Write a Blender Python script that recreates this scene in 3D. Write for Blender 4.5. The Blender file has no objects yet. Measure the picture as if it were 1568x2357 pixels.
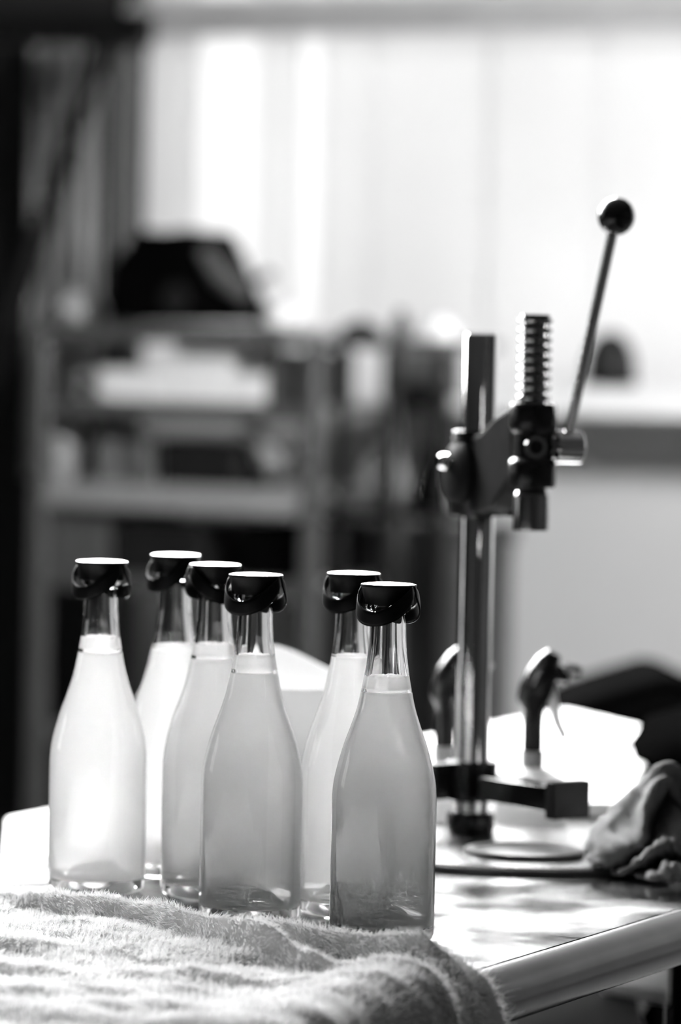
import bpy, math, random
import numpy as np
from mathutils import Vector, Matrix

random.seed(7)
RNG = np.random.default_rng(11)
scene = bpy.context.scene
C = scene.collection

# ------------------------------------------------------------------ camera
F_PX, CX, CY = 9350.0, 784.0, 1178.5
CAM = Vector((0, 0, 1.25))            # 0.35 m above the worktop (worktop z = 0.90)
PITCH = math.atan((CY - 804.0) / F_PX)
ROLL = 0.0205
TZ = 0.90
fwd = Vector((0, math.cos(PITCH), -math.sin(PITCH)))
rt0 = Vector((1, 0, 0))
up0 = rt0.cross(fwd)
rt = rt0 * math.cos(ROLL) + up0 * math.sin(ROLL)
up = up0 * math.cos(ROLL) - rt0 * math.sin(ROLL)
cam_d = bpy.data.cameras.new('camera')
cam = bpy.data.objects.new('camera', cam_d)
C.objects.link(cam)
cam.matrix_world = Matrix(((rt.x, up.x, -fwd.x, CAM.x), (rt.y, up.y, -fwd.y, CAM.y),
                           (rt.z, up.z, -fwd.z, CAM.z), (0, 0, 0, 1)))
cam_d.sensor_fit = 'VERTICAL'
cam_d.sensor_height = 36.0
cam_d.lens = F_PX / 2357.0 * 36.0
cam_d.clip_start = 0.05
cam_d.dof.use_dof = True
cam_d.dof.focus_distance = 2.395
cam_d.dof.aperture_fstop = cam_d.lens / 26.0
scene.camera = cam

# ------------------------------------------------------------------ world, exposure
w = bpy.data.worlds.new('overcast_sky')
scene.world = w
w.use_nodes = True
bg = w.node_tree.nodes['Background']
bg.inputs[0].default_value = (1, 1, 1, 1)
bg.inputs[1].default_value = 1.75
scene.view_settings.view_transform = 'Standard'
scene.view_settings.look = 'None'
scene.view_settings.exposure = 0.0
scene.view_settings.gamma = 1.0
scene.view_settings.use_curve_mapping = False
WALL_WASH_STRENGTH = 95.0
BACKLIGHT_STRENGTH = 68.0
SIDE_WINDOW_STRENGTH = 2.0
scene.cycles.max_bounces = 10
scene.cycles.transmission_bounces = 10
scene.cycles.transparent_max_bounces = 11
scene.cycles.diffuse_bounces = 4
scene.cycles.glossy_bounces = 3
scene.cycles.blur_glossy = 0.6
scene.cycles.sample_clamp_indirect = 60.0
scene.cycles.use_denoising = True
scene.cycles.adaptive_threshold = 0.12
scene.cycles.adaptive_min_samples = 20


def P(x, y, d):
    """photograph pixel at forward depth d (metres) -> world point, for laying the place out"""
    u, v = (x - CX) / F_PX, (CY - y) / F_PX
    r = fwd + rt * u + up * v
    return CAM + r * (d / r.y)


def G(x, y, z):
    """photograph pixel on a horizontal plane of height z"""
    u, v = (x - CX) / F_PX, (CY - y) / F_PX
    r = fwd + rt * u + up * v
    return CAM + r * ((z - CAM.z) / r.z)


# room axes: e1 along the back wall, e2 into the distance (the steel table runs along e2)
E1 = Vector((0.893, -0.450, 0)).normalized()
E2 = Vector((0.450, 0.893, 0)).normalized()
EZ = Vector((0, 0, 1))
O = Vector((0, 7.3, 0))


def W(a, b, z):
    return O + E1 * a - E2 * b + EZ * z


# ------------------------------------------------------------------ materials
def mat(name, v, rough=0.5, metal=0.0, var=0.0, scale=8.0, bump=0.0, bscale=40.0, spec=0.5,
        rvar=0.0, coat=0.0, stretch=None, detail=4.0):
    m = bpy.data.materials.new(name)
    m.use_nodes = True
    nt = m.node_tree
    b = nt.nodes['Principled BSDF']
    b.inputs['Base Color'].default_value = (v, v, v, 1)
    b.inputs['Roughness'].default_value = rough
    b.inputs['Metallic'].default_value = metal
    b.inputs['Specular IOR Level'].default_value = spec
    b.inputs['Coat Weight'].default_value = coat
    tc = nt.nodes.new('ShaderNodeTexCoord')
    vec = tc.outputs['Object']
    if stretch:
        mp = nt.nodes.new('ShaderNodeMapping')
        mp.inputs['Scale'].default_value = stretch
        nt.links.new(vec, mp.inputs['Vector'])
        vec = mp.outputs['Vector']
    n = nt.nodes.new('ShaderNodeTexNoise')
    n.inputs['Scale'].default_value = scale
    n.inputs['Detail'].default_value = detail
    nt.links.new(vec, n.inputs['Vector'])
    mr = nt.nodes.new('ShaderNodeMapRange')
    mr.inputs['From Min'].default_value = 0.3
    mr.inputs['From Max'].default_value = 0.7
    mr.inputs['To Min'].default_value = max(0.0, v * (1 - var))
    mr.inputs['To Max'].default_value = min(1.0, v * (1 + var))
    nt.links.new(n.outputs['Fac'], mr.inputs['Value'])
    nt.links.new(mr.outputs['Result'], b.inputs['Base Color'])
    if rvar:
        m2 = nt.nodes.new('ShaderNodeMapRange')
        m2.inputs['From Min'].default_value = 0.35
        m2.inputs['From Max'].default_value = 0.65
        m2.inputs['To Min'].default_value = max(0.02, rough - rvar)
        m2.inputs['To Max'].default_value = rough + rvar
        nt.links.new(n.outputs['Fac'], m2.inputs['Value'])
        nt.links.new(m2.outputs['Result'], b.inputs['Roughness'])
    if bump:
        n2 = nt.nodes.new('ShaderNodeTexNoise')
        n2.inputs['Scale'].default_value = bscale
        n2.inputs['Detail'].default_value = 3
        nt.links.new(vec, n2.inputs['Vector'])
        bp = nt.nodes.new('ShaderNodeBump')
        bp.inputs['Strength'].default_value = bump
        bp.inputs['Distance'].default_value = 0.004
        nt.links.new(n2.outputs['Fac'], bp.inputs['Height'])
        nt.links.new(bp.outputs['Normal'], b.inputs['Normal'])
    return m


def translucent_mat(name, v, trans, rough=0.4, gloss=0.0, var=0.0, scale=5.0, bump=0.0, bscale=60, tv=None):
    """diffuse + translucent mix, for cloudy liquid, foam, curtain and fabric"""
    m = bpy.data.materials.new(name)
    m.use_nodes = True
    nt = m.node_tree
    nt.nodes.remove(nt.nodes['Principled BSDF'])
    out = nt.nodes['Material Output']
    d = nt.nodes.new('ShaderNodeBsdfDiffuse')
    t = nt.nodes.new('ShaderNodeBsdfTranslucent')
    tc = nt.nodes.new('ShaderNodeTexCoord')
    n = nt.nodes.new('ShaderNodeTexNoise')
    n.inputs['Scale'].default_value = scale
    nt.links.new(tc.outputs['Object'], n.inputs['Vector'])
    for node, val in ((d, v), (t, tv if tv is not None else v)):
        mr = nt.nodes.new('ShaderNodeMapRange')
        mr.inputs['From Min'].default_value = 0.3
        mr.inputs['From Max'].default_value = 0.7
        mr.inputs['To Min'].default_value = val * (1 - var)
        mr.inputs['To Max'].default_value = min(1.0, val * (1 + var))
        nt.links.new(n.outputs['Fac'], mr.inputs['Value'])
        nt.links.new(mr.outputs['Result'], node.inputs['Color'])
    mx = nt.nodes.new('ShaderNodeMixShader')
    mx.inputs[0].default_value = trans
    nt.links.new(d.outputs[0], mx.inputs[1])
    nt.links.new(t.outputs[0], mx.inputs[2])
    last = mx
    if gloss:
        g = nt.nodes.new('ShaderNodeBsdfGlossy')
        g.inputs['Roughness'].default_value = rough
        m3 = nt.nodes.new('ShaderNodeMixShader')
        m3.inputs[0].default_value = gloss
        nt.links.new(mx.outputs[0], m3.inputs[1])
        nt.links.new(g.outputs[0], m3.inputs[2])
        last = m3
    if bump:
        n2 = nt.nodes.new('ShaderNodeTexNoise')
        n2.inputs['Scale'].default_value = bscale
        nt.links.new(tc.outputs['Object'], n2.inputs['Vector'])
        bp = nt.nodes.new('ShaderNodeBump')
        bp.inputs['Strength'].default_value = bump
        bp.inputs['Distance'].default_value = 0.003
        nt.links.new(n2.outputs['Fac'], bp.inputs['Height'])
        nt.links.new(bp.outputs['Normal'], d.inputs['Normal'])
    nt.links.new(last.outputs[0], out.inputs['Surface'])
    return m


def add_clear(m, f):
    """let a share f of the light pass straight through (thin cloudiness)"""
    nt = m.node_tree
    out = nt.nodes['Material Output']
    src = out.inputs['Surface'].links[0].from_socket
    t = nt.nodes.new('ShaderNodeBsdfTransparent')
    mx = nt.nodes.new('ShaderNodeMixShader')
    mx.inputs[0].default_value = f
    nt.links.new(src, mx.inputs[1])
    nt.links.new(t.outputs[0], mx.inputs[2])
    nt.links.new(mx.outputs[0], out.inputs['Surface'])


def glass_mat(name, v=1.0, rough=0.0, ior=1.5):
    m = bpy.data.materials.new(name)
    m.use_nodes = True
    nt = m.node_tree
    b = nt.nodes['Principled BSDF']
    b.inputs['Base Color'].default_value = (v, v, v, 1)
    b.inputs['Roughness'].default_value = rough
    b.inputs['IOR'].default_value = ior
    b.inputs['Transmission Weight'].default_value = 1.0
    return m


def emit_mat(name, s):
    m = bpy.data.materials.new(name)
    m.use_nodes = True
    nt = m.node_tree
    nt.nodes.remove(nt.nodes['Principled BSDF'])
    e = nt.nodes.new('ShaderNodeEmission')
    e.inputs[0].default_value = (1, 1, 1, 1)
    e.inputs[1].default_value = s
    nt.links.new(e.outputs[0], nt.nodes['Material Output'].inputs['Surface'])
    return m


M = {}
M['floor'] = mat('concrete_floor', 0.10, 0.45, var=0.25, scale=3)
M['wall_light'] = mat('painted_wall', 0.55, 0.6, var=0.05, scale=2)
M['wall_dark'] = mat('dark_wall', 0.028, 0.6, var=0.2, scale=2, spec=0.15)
M['ceiling'] = mat('ceiling_paint', 0.08, 0.7, var=0.05)
M['curtain'] = translucent_mat('curtain_plastic', 0.8, 0.8, tv=0.80, var=0.05, scale=1.5)
M['curtain_b'] = translucent_mat('curtain_plastic_clear', 0.85, 0.9, tv=0.9, var=0.03, scale=1.5)
M['curtain_grey'] = translucent_mat('curtain_grey', 0.5, 0.4, tv=0.5, var=0.2, scale=6)
M['beam'] = mat('roller_tube', 0.6, 0.35, metal=0.3, var=0.08)
M['sill'] = mat('white_sill', 0.85, 0.4, var=0.03)
M['black_steel'] = mat('black_steel', 0.005, 0.5, var=0.2, spec=0.15)
M['added_light'] = emit_mat('wall_wash_emitter', WALL_WASH_STRENGTH)
M['work'] = emit_mat('backlight_emitter', BACKLIGHT_STRENGTH)
M['pane'] = emit_mat('daylight_pane', SIDE_WINDOW_STRENGTH)
M['white_frame'] = mat('white_paint', 0.75, 0.4, var=0.03)
M['steel'] = mat('stainless_sheet', 0.30, 0.20, metal=1.0, var=0.35, scale=9, bump=0.12, bscale=26, rvar=0.10, stretch=(1, 1, 1))
M['rail'] = mat('stainless_rail', 0.09, 0.26, metal=1.0, var=0.12, scale=30)
M['steel_leg'] = mat('stainless_leg', 0.35, 0.35, metal=1.0, var=0.1)
M['glass'] = glass_mat('clear_glass')
M['liquid'] = translucent_mat('cloudy_lemonade', 0.93, 0.92, tv=0.98, var=0.02, scale=30)
M['foam'] = translucent_mat('foam', 1.0, 0.85, tv=1.0, var=0.04, scale=400, bump=0.5, bscale=700)
M['cap_black'] = mat('black_cap_enamel', 0.003, 0.38, var=0.2, scale=60, spec=0.12)
add_clear(M['liquid'], 0.15)
add_clear(M['foam'], 0.30)
M['cap_top'] = mat('cap_tin', 0.80, 0.28, metal=1.0, var=0.05, scale=60)
M['towel'] = translucent_mat('towel_weave', 0.55, 0.02, var=0.12, scale=30, bump=0.5, bscale=300)
M['pile'] = translucent_mat('towel_pile', 0.92, 0.08, var=0.12, scale=40)
M['chrome'] = mat('chrome', 0.72, 0.10, metal=1.0, var=0.06, scale=40)
M['chrome_dark'] = mat('worn_chrome', 0.38, 0.22, metal=1.0, var=0.15, scale=40)
M['cast_black'] = mat('black_casting', 0.008, 0.27, var=0.3, scale=60, bump=0.1, bscale=300)
M['cast_grey'] = translucent_mat('grey_casting', 0.018, 0.0, gloss=0.02, rough=0.4, var=0.2, scale=50)
M['arm_paint'] = mat('glossy_black_paint', 0.006, 0.10, var=0.2)
M['black_plastic'] = mat('black_plastic', 0.006, 0.25, var=0.2)
M['rubber'] = mat('rubber_pad', 0.10, 0.35, var=0.15, scale=30)
M['plate'] = mat('base_plate_steel', 0.42, 0.22, metal=0.9, var=0.1, scale=20)
M['white_plastic'] = translucent_mat('white_plastic', 0.85, 0.25, gloss=0.05, rough=0.25, var=0.02)
M['grey_plastic'] = mat('grey_plastic', 0.30, 0.4, var=0.05)
M['clear_plastic'] = translucent_mat('milky_plastic', 0.6, 0.5, gloss=0.05, var=0.05)
M['cloth'] = translucent_mat('dish_cloth', 0.30, 0.15, var=0.18, scale=70, bump=0.6, bscale=500)
M['cart_frame'] = mat('grey_cart_steel', 0.10, 0.4, metal=0.2, var=0.08)
M['shelf_top'] = mat('cart_shelf', 0.36, 0.35, metal=0.2, var=0.08)
M['paper_white'] = mat('white_cardboard', 0.85, 0.6, var=0.03)
M['grey_mid'] = mat('grey_card', 0.085, 0.6, var=0.1)
M['grey_light'] = mat('light_grey_plastic', 0.32, 0.45, var=0.08)
M['grey_dark'] = mat('dark_grey_plastic', 0.012, 0.5, var=0.15, spec=0.2)
M['black_matte'] = translucent_mat('matt_black', 0.002, 0.0, var=0.3)
M['chest'] = mat('dark_chest_paint', 0.05, 0.5, var=0.1)
M['white_table'] = mat('white_laminate', 0.86, 0.35, var=0.02)

ORI = {}


# ------------------------------------------------------------------ builders
def thing(name, label, cat, loc=(0, 0, 0), group=None, kind=None, rotz=0.0):
    o = bpy.data.objects.new(name, None)
    o.empty_display_size = 0.03
    C.objects.link(o)
    o.location = loc
    o.rotation_euler = (0, 0, rotz)
    ORI[o.name] = Vector(loc)
    tag(o, label, cat, group, kind)
    return o


def tag(o, label=None, cat=None, group=None, kind=None):
    if label:
        o['label'] = label
    if cat:
        o['category'] = cat
    if group:
        o['group'] = group
    if kind:
        o['kind'] = kind
    return o


class MB:
    def __init__(s):
        s.v, s.f = [], []

    def add(s, vs, fs):
        k = len(s.v)
        s.v += [Vector(p) for p in vs]
        s.f += [tuple(i + k for i in f) for f in fs]
        return s

    def box(s, c, ex, ey, ez, sx, sy, sz):
        c = Vector(c)
        vs = [c + ex * (sx * i / 2) + ey * (sy * j / 2) + ez * (sz * k / 2)
              for i in (-1, 1) for j in (-1, 1) for k in (-1, 1)]
        fs = [(0, 1, 3, 2), (4, 6, 7, 5), (0, 4, 5, 1), (2, 3, 7, 6), (0, 2, 6, 4), (1, 5, 7, 3)]
        if ex.cross(ey).dot(ez) < 0:
            fs = [f[::-1] for f in fs]
        return s.add(vs, fs)

    def rbox(s, c, sx, sy, sz):           # aligned with the room
        return s.box(c, E1, E2, EZ, sx, sy, sz)

    def quadprism(s, top, thick):
        """four top corners (any order round) -> slab going down by thick"""
        t = [Vector(p) for p in top]
        n = len(t)
        area = sum(t[i].x * t[(i + 1) % n].y - t[(i + 1) % n].x * t[i].y for i in range(n))
        if area < 0:
            t.reverse()
        vs = t + [p - EZ * thick for p in t]
        fs = [tuple(range(n)), tuple(range(2 * n - 1, n - 1, -1))]
        fs += [(i, i + n, (i + 1) % n + n, (i + 1) % n) for i in range(n)]
        return s.add(vs, fs)

    def lathe(s, prof, c=(0, 0, 0), segs=32, ax=EZ, ref=None, closed=False):
        """revolve (r, h) profile about axis ax through c; r = 0 ends are closed with a fan"""
        c = Vector(c)
        ax = Vector(ax).normalized()
        ref = Vector(ref) if ref else (Vector((1, 0, 0)) if abs(ax.x) < 0.9 else Vector((0, 0, 1)))
        ex = (ref - ax * ref.dot(ax)).normalized()
        ey = ax.cross(ex)
        vs, rows = [], []
        for r, h in prof:
            if r < 1e-7:
                rows.append([len(vs)] * segs)
                vs.append(c + ax * h)
            else:
                rows.append(list(range(len(vs), len(vs) + segs)))
                for i in range(segs):
                    a = 2 * math.pi * i / segs
                    vs.append(c + ax * h + ex * (r * math.cos(a)) + ey * (r * math.sin(a)))
        fs = []
        n = len(rows)
        for k in range(n if closed else n - 1):
            A, B = rows[k], rows[(k + 1) % n]
            for i in range(segs):
                j = (i + 1) % segs
                f = []
                for q in (A[i], A[j], B[j], B[i]):
                    if q not in f:
                        f.append(q)
                if len(f) >= 3:
                    fs.append(tuple(f))
        return s.add(vs, fs)

    def tube(s, pts, rad, segs=12, squash=1.0):
        pts = [Vector(p) for p in pts]
        n = len(pts)
        rads = rad if hasattr(rad, '__len__') else [rad] * n
        t0 = (pts[1] - pts[0]).normalized()
        nrm = t0.orthogonal().normalized()
        vs, rows = [], []
        for i, p in enumerate(pts):
            t = (pts[min(i + 1, n - 1)] - pts[max(i - 1, 0)]).normalized()
            nrm = (nrm - t * nrm.dot(t)).normalized()
            bn = t.cross(nrm)
            rows.append(range(len(vs), len(vs) + segs))
            for k in range(segs):
                a = 2 * math.pi * k / segs
                vs.append(p + nrm * (rads[i] * math.cos(a)) + bn * (rads[i] * squash * math.sin(a)))
        fs = []
        for A, B in zip(rows[:-1], rows[1:]):
            for k in range(segs):
                j = (k + 1) % segs
                fs.append((A[k], A[j], B[j], B[k]))
        fs.append(tuple(rows[0])[::-1])
        fs.append(tuple(rows[-1]))
        return s.add(vs, fs)

    def prism(s, poly, o, ex, ey, thick):
        """2-D polygon in the ex/ey plane, extruded both ways along ex x ey"""
        ez = ex.cross(ey).normalized()
        o = Vector(o)
        n = len(poly)
        vs = [o + ex * x + ey * y + ez * (thick / 2) for x, y in poly]
        vs += [o + ex * x + ey * y - ez * (thick / 2) for x, y in poly]
        fs = [tuple(range(n)), tuple(range(2 * n - 1, n - 1, -1))]
        fs += [(i, i + n, (i + 1) % n + n, (i + 1) % n) for i in range(n)]
        return s.add(vs, fs)

    def build(s, name, m, parent=None, smooth=True, bevel=0.0, local=False, sharp=35, segs=2, subd=0):
        off = Vector((0, 0, 0))
        if parent is not None and not local:
            off = ORI[parent.name]
        me = bpy.data.meshes.new(name)
        me.from_pydata([tuple(p - off) for p in s.v], [], s.f)
        me.validate()
        me.materials.append(m)
        o = bpy.data.objects.new(name, me)
        C.objects.link(o)
        if parent is not None:
            o.parent = parent
            ORI[o.name] = off
        else:
            ORI[o.name] = Vector((0, 0, 0))
        if smooth:
            me.polygons.foreach_set('use_smooth', [True] * len(me.polygons))
            me.set_sharp_from_angle(angle=math.radians(sharp))
        if bevel:
            b = o.modifiers.new('bevel', 'BEVEL')
            b.width = bevel
            b.segments = segs
            b.limit_method = 'ANGLE'
        if subd:
            q = o.modifiers.new('subsurf', 'SUBSURF')
            q.levels = q.render_levels = subd
        return o


def catmull(pts, n):
    """n samples of a Catmull-Rom curve through pts (numpy rows)"""
    p = np.asarray(pts, float)
    p = np.vstack([2 * p[0] - p[1], p, 2 * p[-1] - p[-2]])
    m = len(p) - 3
    u = np.linspace(0, m - 1e-9, n)
    i = u.astype(int)
    t = (u - i)[:, None]
    a, b, c, d = p[i], p[i + 1], p[i + 2], p[i + 3]
    return 0.5 * (2 * b + (c - a) * t + (2 * a - 5 * b + 4 * c - d) * t * t + (3 * b - a - 3 * c + d) * t ** 3)


def vnoise(x, y, seed=0):
    """smooth value noise on numpy arrays, range -1..1"""
    xi, yi = np.floor(x).astype(np.int64), np.floor(y).astype(np.int64)
    xf, yf = x - xi, y - yi

    def h(a, b):
        k = (a * 374761393 + b * 668265263 + seed * 1442695041) & 0xffffffff
        k = ((k ^ (k >> 13)) * 1274126177) & 0xffffffff
        return ((k ^ (k >> 16)) & 0xffff) / 32767.5 - 1
    sx, sy = xf * xf * (3 - 2 * xf), yf * yf * (3 - 2 * yf)
    return ((h(xi, yi) * (1 - sx) + h(xi + 1, yi) * sx) * (1 - sy)
            + (h(xi, yi + 1) * (1 - sx) + h(xi + 1, yi + 1) * sx) * sy)


# ================================================================== THE ROOM
A0, A1, B0, B1, CEIL = -4.2, 5.2, 0.0, 8.6, 3.1


def wallbox(name, a0, a1, b0, b1, z0, z1, m):
    o = MB().rbox(W((a0 + a1) / 2, (b0 + b1) / 2, (z0 + z1) / 2), a1 - a0, b1 - b0, z1 - z0).build(name, m, smooth=False)
    tag(o, kind='structure')
    return o


def L(o, label, cat=None):
    o['label'] = label
    return o


L(wallbox('floor', A0 - .2, A1 + .2, B0 - .2, B1 + .2, -0.1, 0, M['floor']), 'dark grey concrete floor under the tables')
L(wallbox('ceiling', A0 - .2, A1 + .2, B0 - .2, B1 + .2, CEIL, CEIL + 0.1, M['ceiling']), 'plain ceiling above the workroom')
L(wallbox('wall_left', A0 - .2, A0, B0, B1, 0, CEIL, M['wall_dark']), 'dark side wall on the left')
L(wallbox('wall_front', A0 - .2, A1 + .2, B1, B1 + .2, 0, CEIL, M['wall_dark']), 'dark wall behind the viewer')
L(wallbox('wall_right', A1, A1 + .2, B0, B1, 0, CEIL, M['wall_dark']), 'side wall on the right')
WIN0, WIN1, WZ0, WZ1 = -0.45, 4.4, 1.16, 2.75
wb = thing('wall_back', 'back wall, dark at the left and pale grey below the white sill', None, tuple(W(0, 0, 0)))
tag(wb, kind='structure')
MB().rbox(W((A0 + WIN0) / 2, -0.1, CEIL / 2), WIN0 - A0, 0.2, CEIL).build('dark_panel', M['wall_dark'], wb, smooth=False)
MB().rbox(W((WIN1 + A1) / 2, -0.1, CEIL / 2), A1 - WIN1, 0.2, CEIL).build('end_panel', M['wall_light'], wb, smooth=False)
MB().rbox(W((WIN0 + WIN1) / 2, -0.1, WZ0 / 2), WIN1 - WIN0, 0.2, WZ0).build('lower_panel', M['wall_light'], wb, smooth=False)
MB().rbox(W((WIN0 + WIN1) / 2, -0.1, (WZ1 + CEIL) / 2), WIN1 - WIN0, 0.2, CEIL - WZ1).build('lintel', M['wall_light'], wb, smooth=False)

sill = MB().rbox(W((0.20 + WIN1) / 2, 0.10, 1.17), WIN1 - 0.20, 0.20, 0.05).build('trim_1', M['sill'], bevel=0.004)
tag(sill, 'white window sill with its thick front edge', None, None, 'structure')
tube = MB().tube([W(-0.42, 0.05, 1.845), W(4.4, 0.05, 1.845)], 0.036, 20).build('trim_2', M['beam'])
tag(tube, 'pale grey horizontal tube across the top of the bright window', None, None, 'structure')

# backlit strips hanging in the window
cur = thing('strip_curtain', 'white backlit plastic strip curtain filling the window opening', 'curtain', tuple(W(1.9, -0.1, WZ0)))
a = WIN0
k = 0
widths = [0.105, 0.13, 0.085, 0.045, 0.11]
while a < WIN1:
    wd = widths[k] if k < len(widths) else 0.22
    m = M['curtain_b'] if k in (1, 3) else M['curtain']
    b0 = -0.06 - (k % 2) * 0.008
    poly = [(0, 0), (wd * .25, .004), (wd * .5, .006), (wd * .75, .004), (wd + .006, 0),
            (wd + .006, .002), (wd * .75, .006), (wd * .5, .008), (wd * .25, .006), (0, .002)]
    z = (WZ0 + WZ1) / 2
    MB().prism(poly, W(a, b0, z), E1, -E2, WZ1 - WZ0).build('strip', m, cur, sharp=60)
    a += wd
    k += 1

# side daylight window (left wall, beside the viewer) - its panes glint on the bottles
wn = thing('window_1', 'side window with small daylit panes', None, tuple(W(A0, 4.6, 1.2)), kind='structure')
MB().rbox(W(A0 + .03, 5.2, 1.85), 0.06, 1.5, 1.5).build('window_frame', M['white_frame'], wn, smooth=False)
for i in range(2):
    for j in range(3):
        MB().rbox(W(A0 + .065, 5.2 + (i - .5) * .7, 1.85 + (j - 1) * .47), 0.012, 0.6, 0.4).build('pane', M['pane'], wn, smooth=False)

# added unseen light panels: backlight behind the bottles, wall wash at the right
wl = Vector((-0.70, 4.6, 2.17))
aim = (Vector((0.0, 2.5, 0.95)) - wl).normalized()
wx = aim.cross(EZ).normalized()
wy = wx.cross(aim)
lp = thing('backlight_panel', 'added backlight panel, tilted and out of view behind the table', 'added_light', tuple(wl))
MB().box(wl - aim * .03, wx, wy, aim, 2.06, 1.06, .05).build('frame', M['black_steel'], lp, smooth=False)
MB().box(wl, wx, wy, aim, 2.0, 1.0, .012).build('diffuser', M['work'], lp, smooth=False)
for k in (-.8, .8):
    p_ = wl - aim * .05 + wx * k
    MB().tube([p_, Vector((p_.x, p_.y, CEIL))], .008, 10).build('hanger', M['black_steel'], lp)
cp_ = W(2.3, 2.2, 2.3)  # second added panel, out of view, only to brighten the wall under the sill
aim = (W(0.8, 0, 0.7) - cp_).normalized()
wx = aim.cross(EZ).normalized()
wy = wx.cross(aim)
lp = thing('wall_light', 'added tilted panel, out of view, brightening the wall below the sill', 'added_light', tuple(cp_))
MB().box(cp_ - aim * .03, wx, wy, aim, 1.06, .46, .05).build('frame', M['black_steel'], lp, smooth=False)
MB().box(cp_, wx, wy, aim, 1.0, .4, .012).build('diffuser', M['added_light'], lp, smooth=False)
for k in (-.4, .4):
    p_ = cp_ - aim * .05 + wx * k
    MB().tube([p_, Vector((p_.x, p_.y, CEIL))], .008, 10).build('hanger', M['black_steel'], lp)

# black steel frame at the upper left: beam end, post and leaning brace
fr = thing('gantry', 'black steel gantry with a leaning brace at the upper left', 'gantry', tuple(P(250, 800, 7.15).xy) + (0,))
pa, pb = P(-260, 60, 7.25), P(345, 68, 7.1)
MB().box((pa + pb) / 2, (pb - pa).normalized(), (pb - pa).normalized().cross(EZ), EZ, (pb - pa).length, 0.05, 0.056).build('beam', M['black_steel'], fr, bevel=0.003)
p0, p1 = P(236, 100, 7.15), P(-80, 1060, 7.15)
MB().box((p0 + p1) / 2, (p1 - p0).normalized(), Vector((0, 1, 0)), (p1 - p0).normalized().cross(Vector((0, 1, 0))), (p1 - p0).length, 0.04, 0.036).build('brace', M['black_steel'], fr, bevel=0.003)
p0 = P(288, 98, 7.15)
p1 = Vector((p0.x, p0.y, 0))
MB().box((p0 + p1) / 2, E1, E2, EZ, 0.022, 0.03, (p0 - p1).length).build('post', M['cart_frame'], fr, bevel=0.003)
# gathered grey curtain between brace and post
gp = []
for i in range(40):
    t = i / 39
    q = W(-0.60 + 0.15 * t, 0.10 + 0.018 * math.sin(t * 26), 0)
    gp.append((q.x, q.y))
mb = MB()
vs = [(x, y, 1.0) for x, y in gp] + [(x, y, 1.82) for x, y in gp]
mb.add(vs, [(i, i + 1, i + 41, i + 40) for i in range(39)])
cg = mb.build('drawn_curtain', M['curtain_grey'], sharp=80)
sd = cg.modifiers.new('solid', 'SOLIDIFY'); sd.thickness = 0.003
tag(cg, 'drawn grey curtain bunched beside the gantry post', 'curtain')

# ================================================================== STEEL TABLE
AL = Vector((-0.227, 2.71, 0))            # left (far) edge of the worktop
TW = 0.476
T0, T1 = -1.15, 1.35


def T(t, q, z):                           # t along the table, q across from its left edge
    return AL + E2 * t + E1 * q + EZ * z


tb = thing('steel_table', 'stainless steel worktable with a thick rounded front edge', 'table', tuple(T(0.1, TW / 2, 0)))
N = 90
mb = MB()
prof = [(0, TZ - .03), (0, TZ - .002), (.002, TZ)] + [(x, TZ) for x in np.linspace(.03, TW - .03, 10)] + [(TW - .012, TZ)]
n = len(prof)
vs = []
for i in range(N + 1):
    t = T0 + (T1 - T0) * i / N
    vs += [T(t, q, z) for q, z in prof]
mb.add(vs, [(i * n + j, (i + 1) * n + j, (i + 1) * n + j + 1, i * n + j + 1)[::-1] for i in range(N) for j in range(n - 1)])
mb.rbox(T((T0 + T1) / 2, TW / 2 - .005, TZ - .017), TW - .03, T1 - T0, 0.03)
mb.build('worktop', M['steel'], tb, sharp=40)
# rolled front edge: a fat half-tube that ends in a thin return lip
mb = MB()
RC, RR = (TW + 0.004, TZ - 0.0125), 0.0165
prof = []
for i in range(25):
    an = math.radians(118 - i * 250 / 24)
    prof.append((RC[0] + RR * math.cos(an), RC[1] + RR * math.sin(an)))
inner = [(RC[0] + (RR - .0016) * math.cos(math.radians(118 - i * 250 / 24)), RC[1] + (RR - .0016) * math.sin(math.radians(118 - i * 250 / 24))) for i in range(24, -1, -1)]
prof += inner
n = len(prof)
vs = []
for i in range(N + 1):
    t = T0 + (T1 - T0) * i / N
    vs += [T(t, q, z) for q, z in prof]
mb.add(vs, [(i * n + j, (i + 1) * n + j, (i + 1) * n + (j + 1) % n, i * n + (j + 1) % n) for i in range(N) for j in range(n)])
mb.f.append(tuple(range(n)))
mb.f.append(tuple(range(N * n, N * n + n))[::-1])
mb.build('rolled_edge', M['rail'], tb, sharp=50)
for t in (T0 + .06, T1 - .06):
    for q in (.04, TW - .05):
        MB().tube([T(t, q, 0), T(t, q, TZ - .03)], 0.018, 16).build('leg', M['steel_leg'], tb)

# ================================================================== TOWEL
P0 = np.array((-0.217, 2.524))
P1 = np.array((0.053, 2.240))
RAILP = np.array((T(0, TW, 0).x, T(0, TW, 0).y))
e1n = np.array((E1.x, E1.y))


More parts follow.
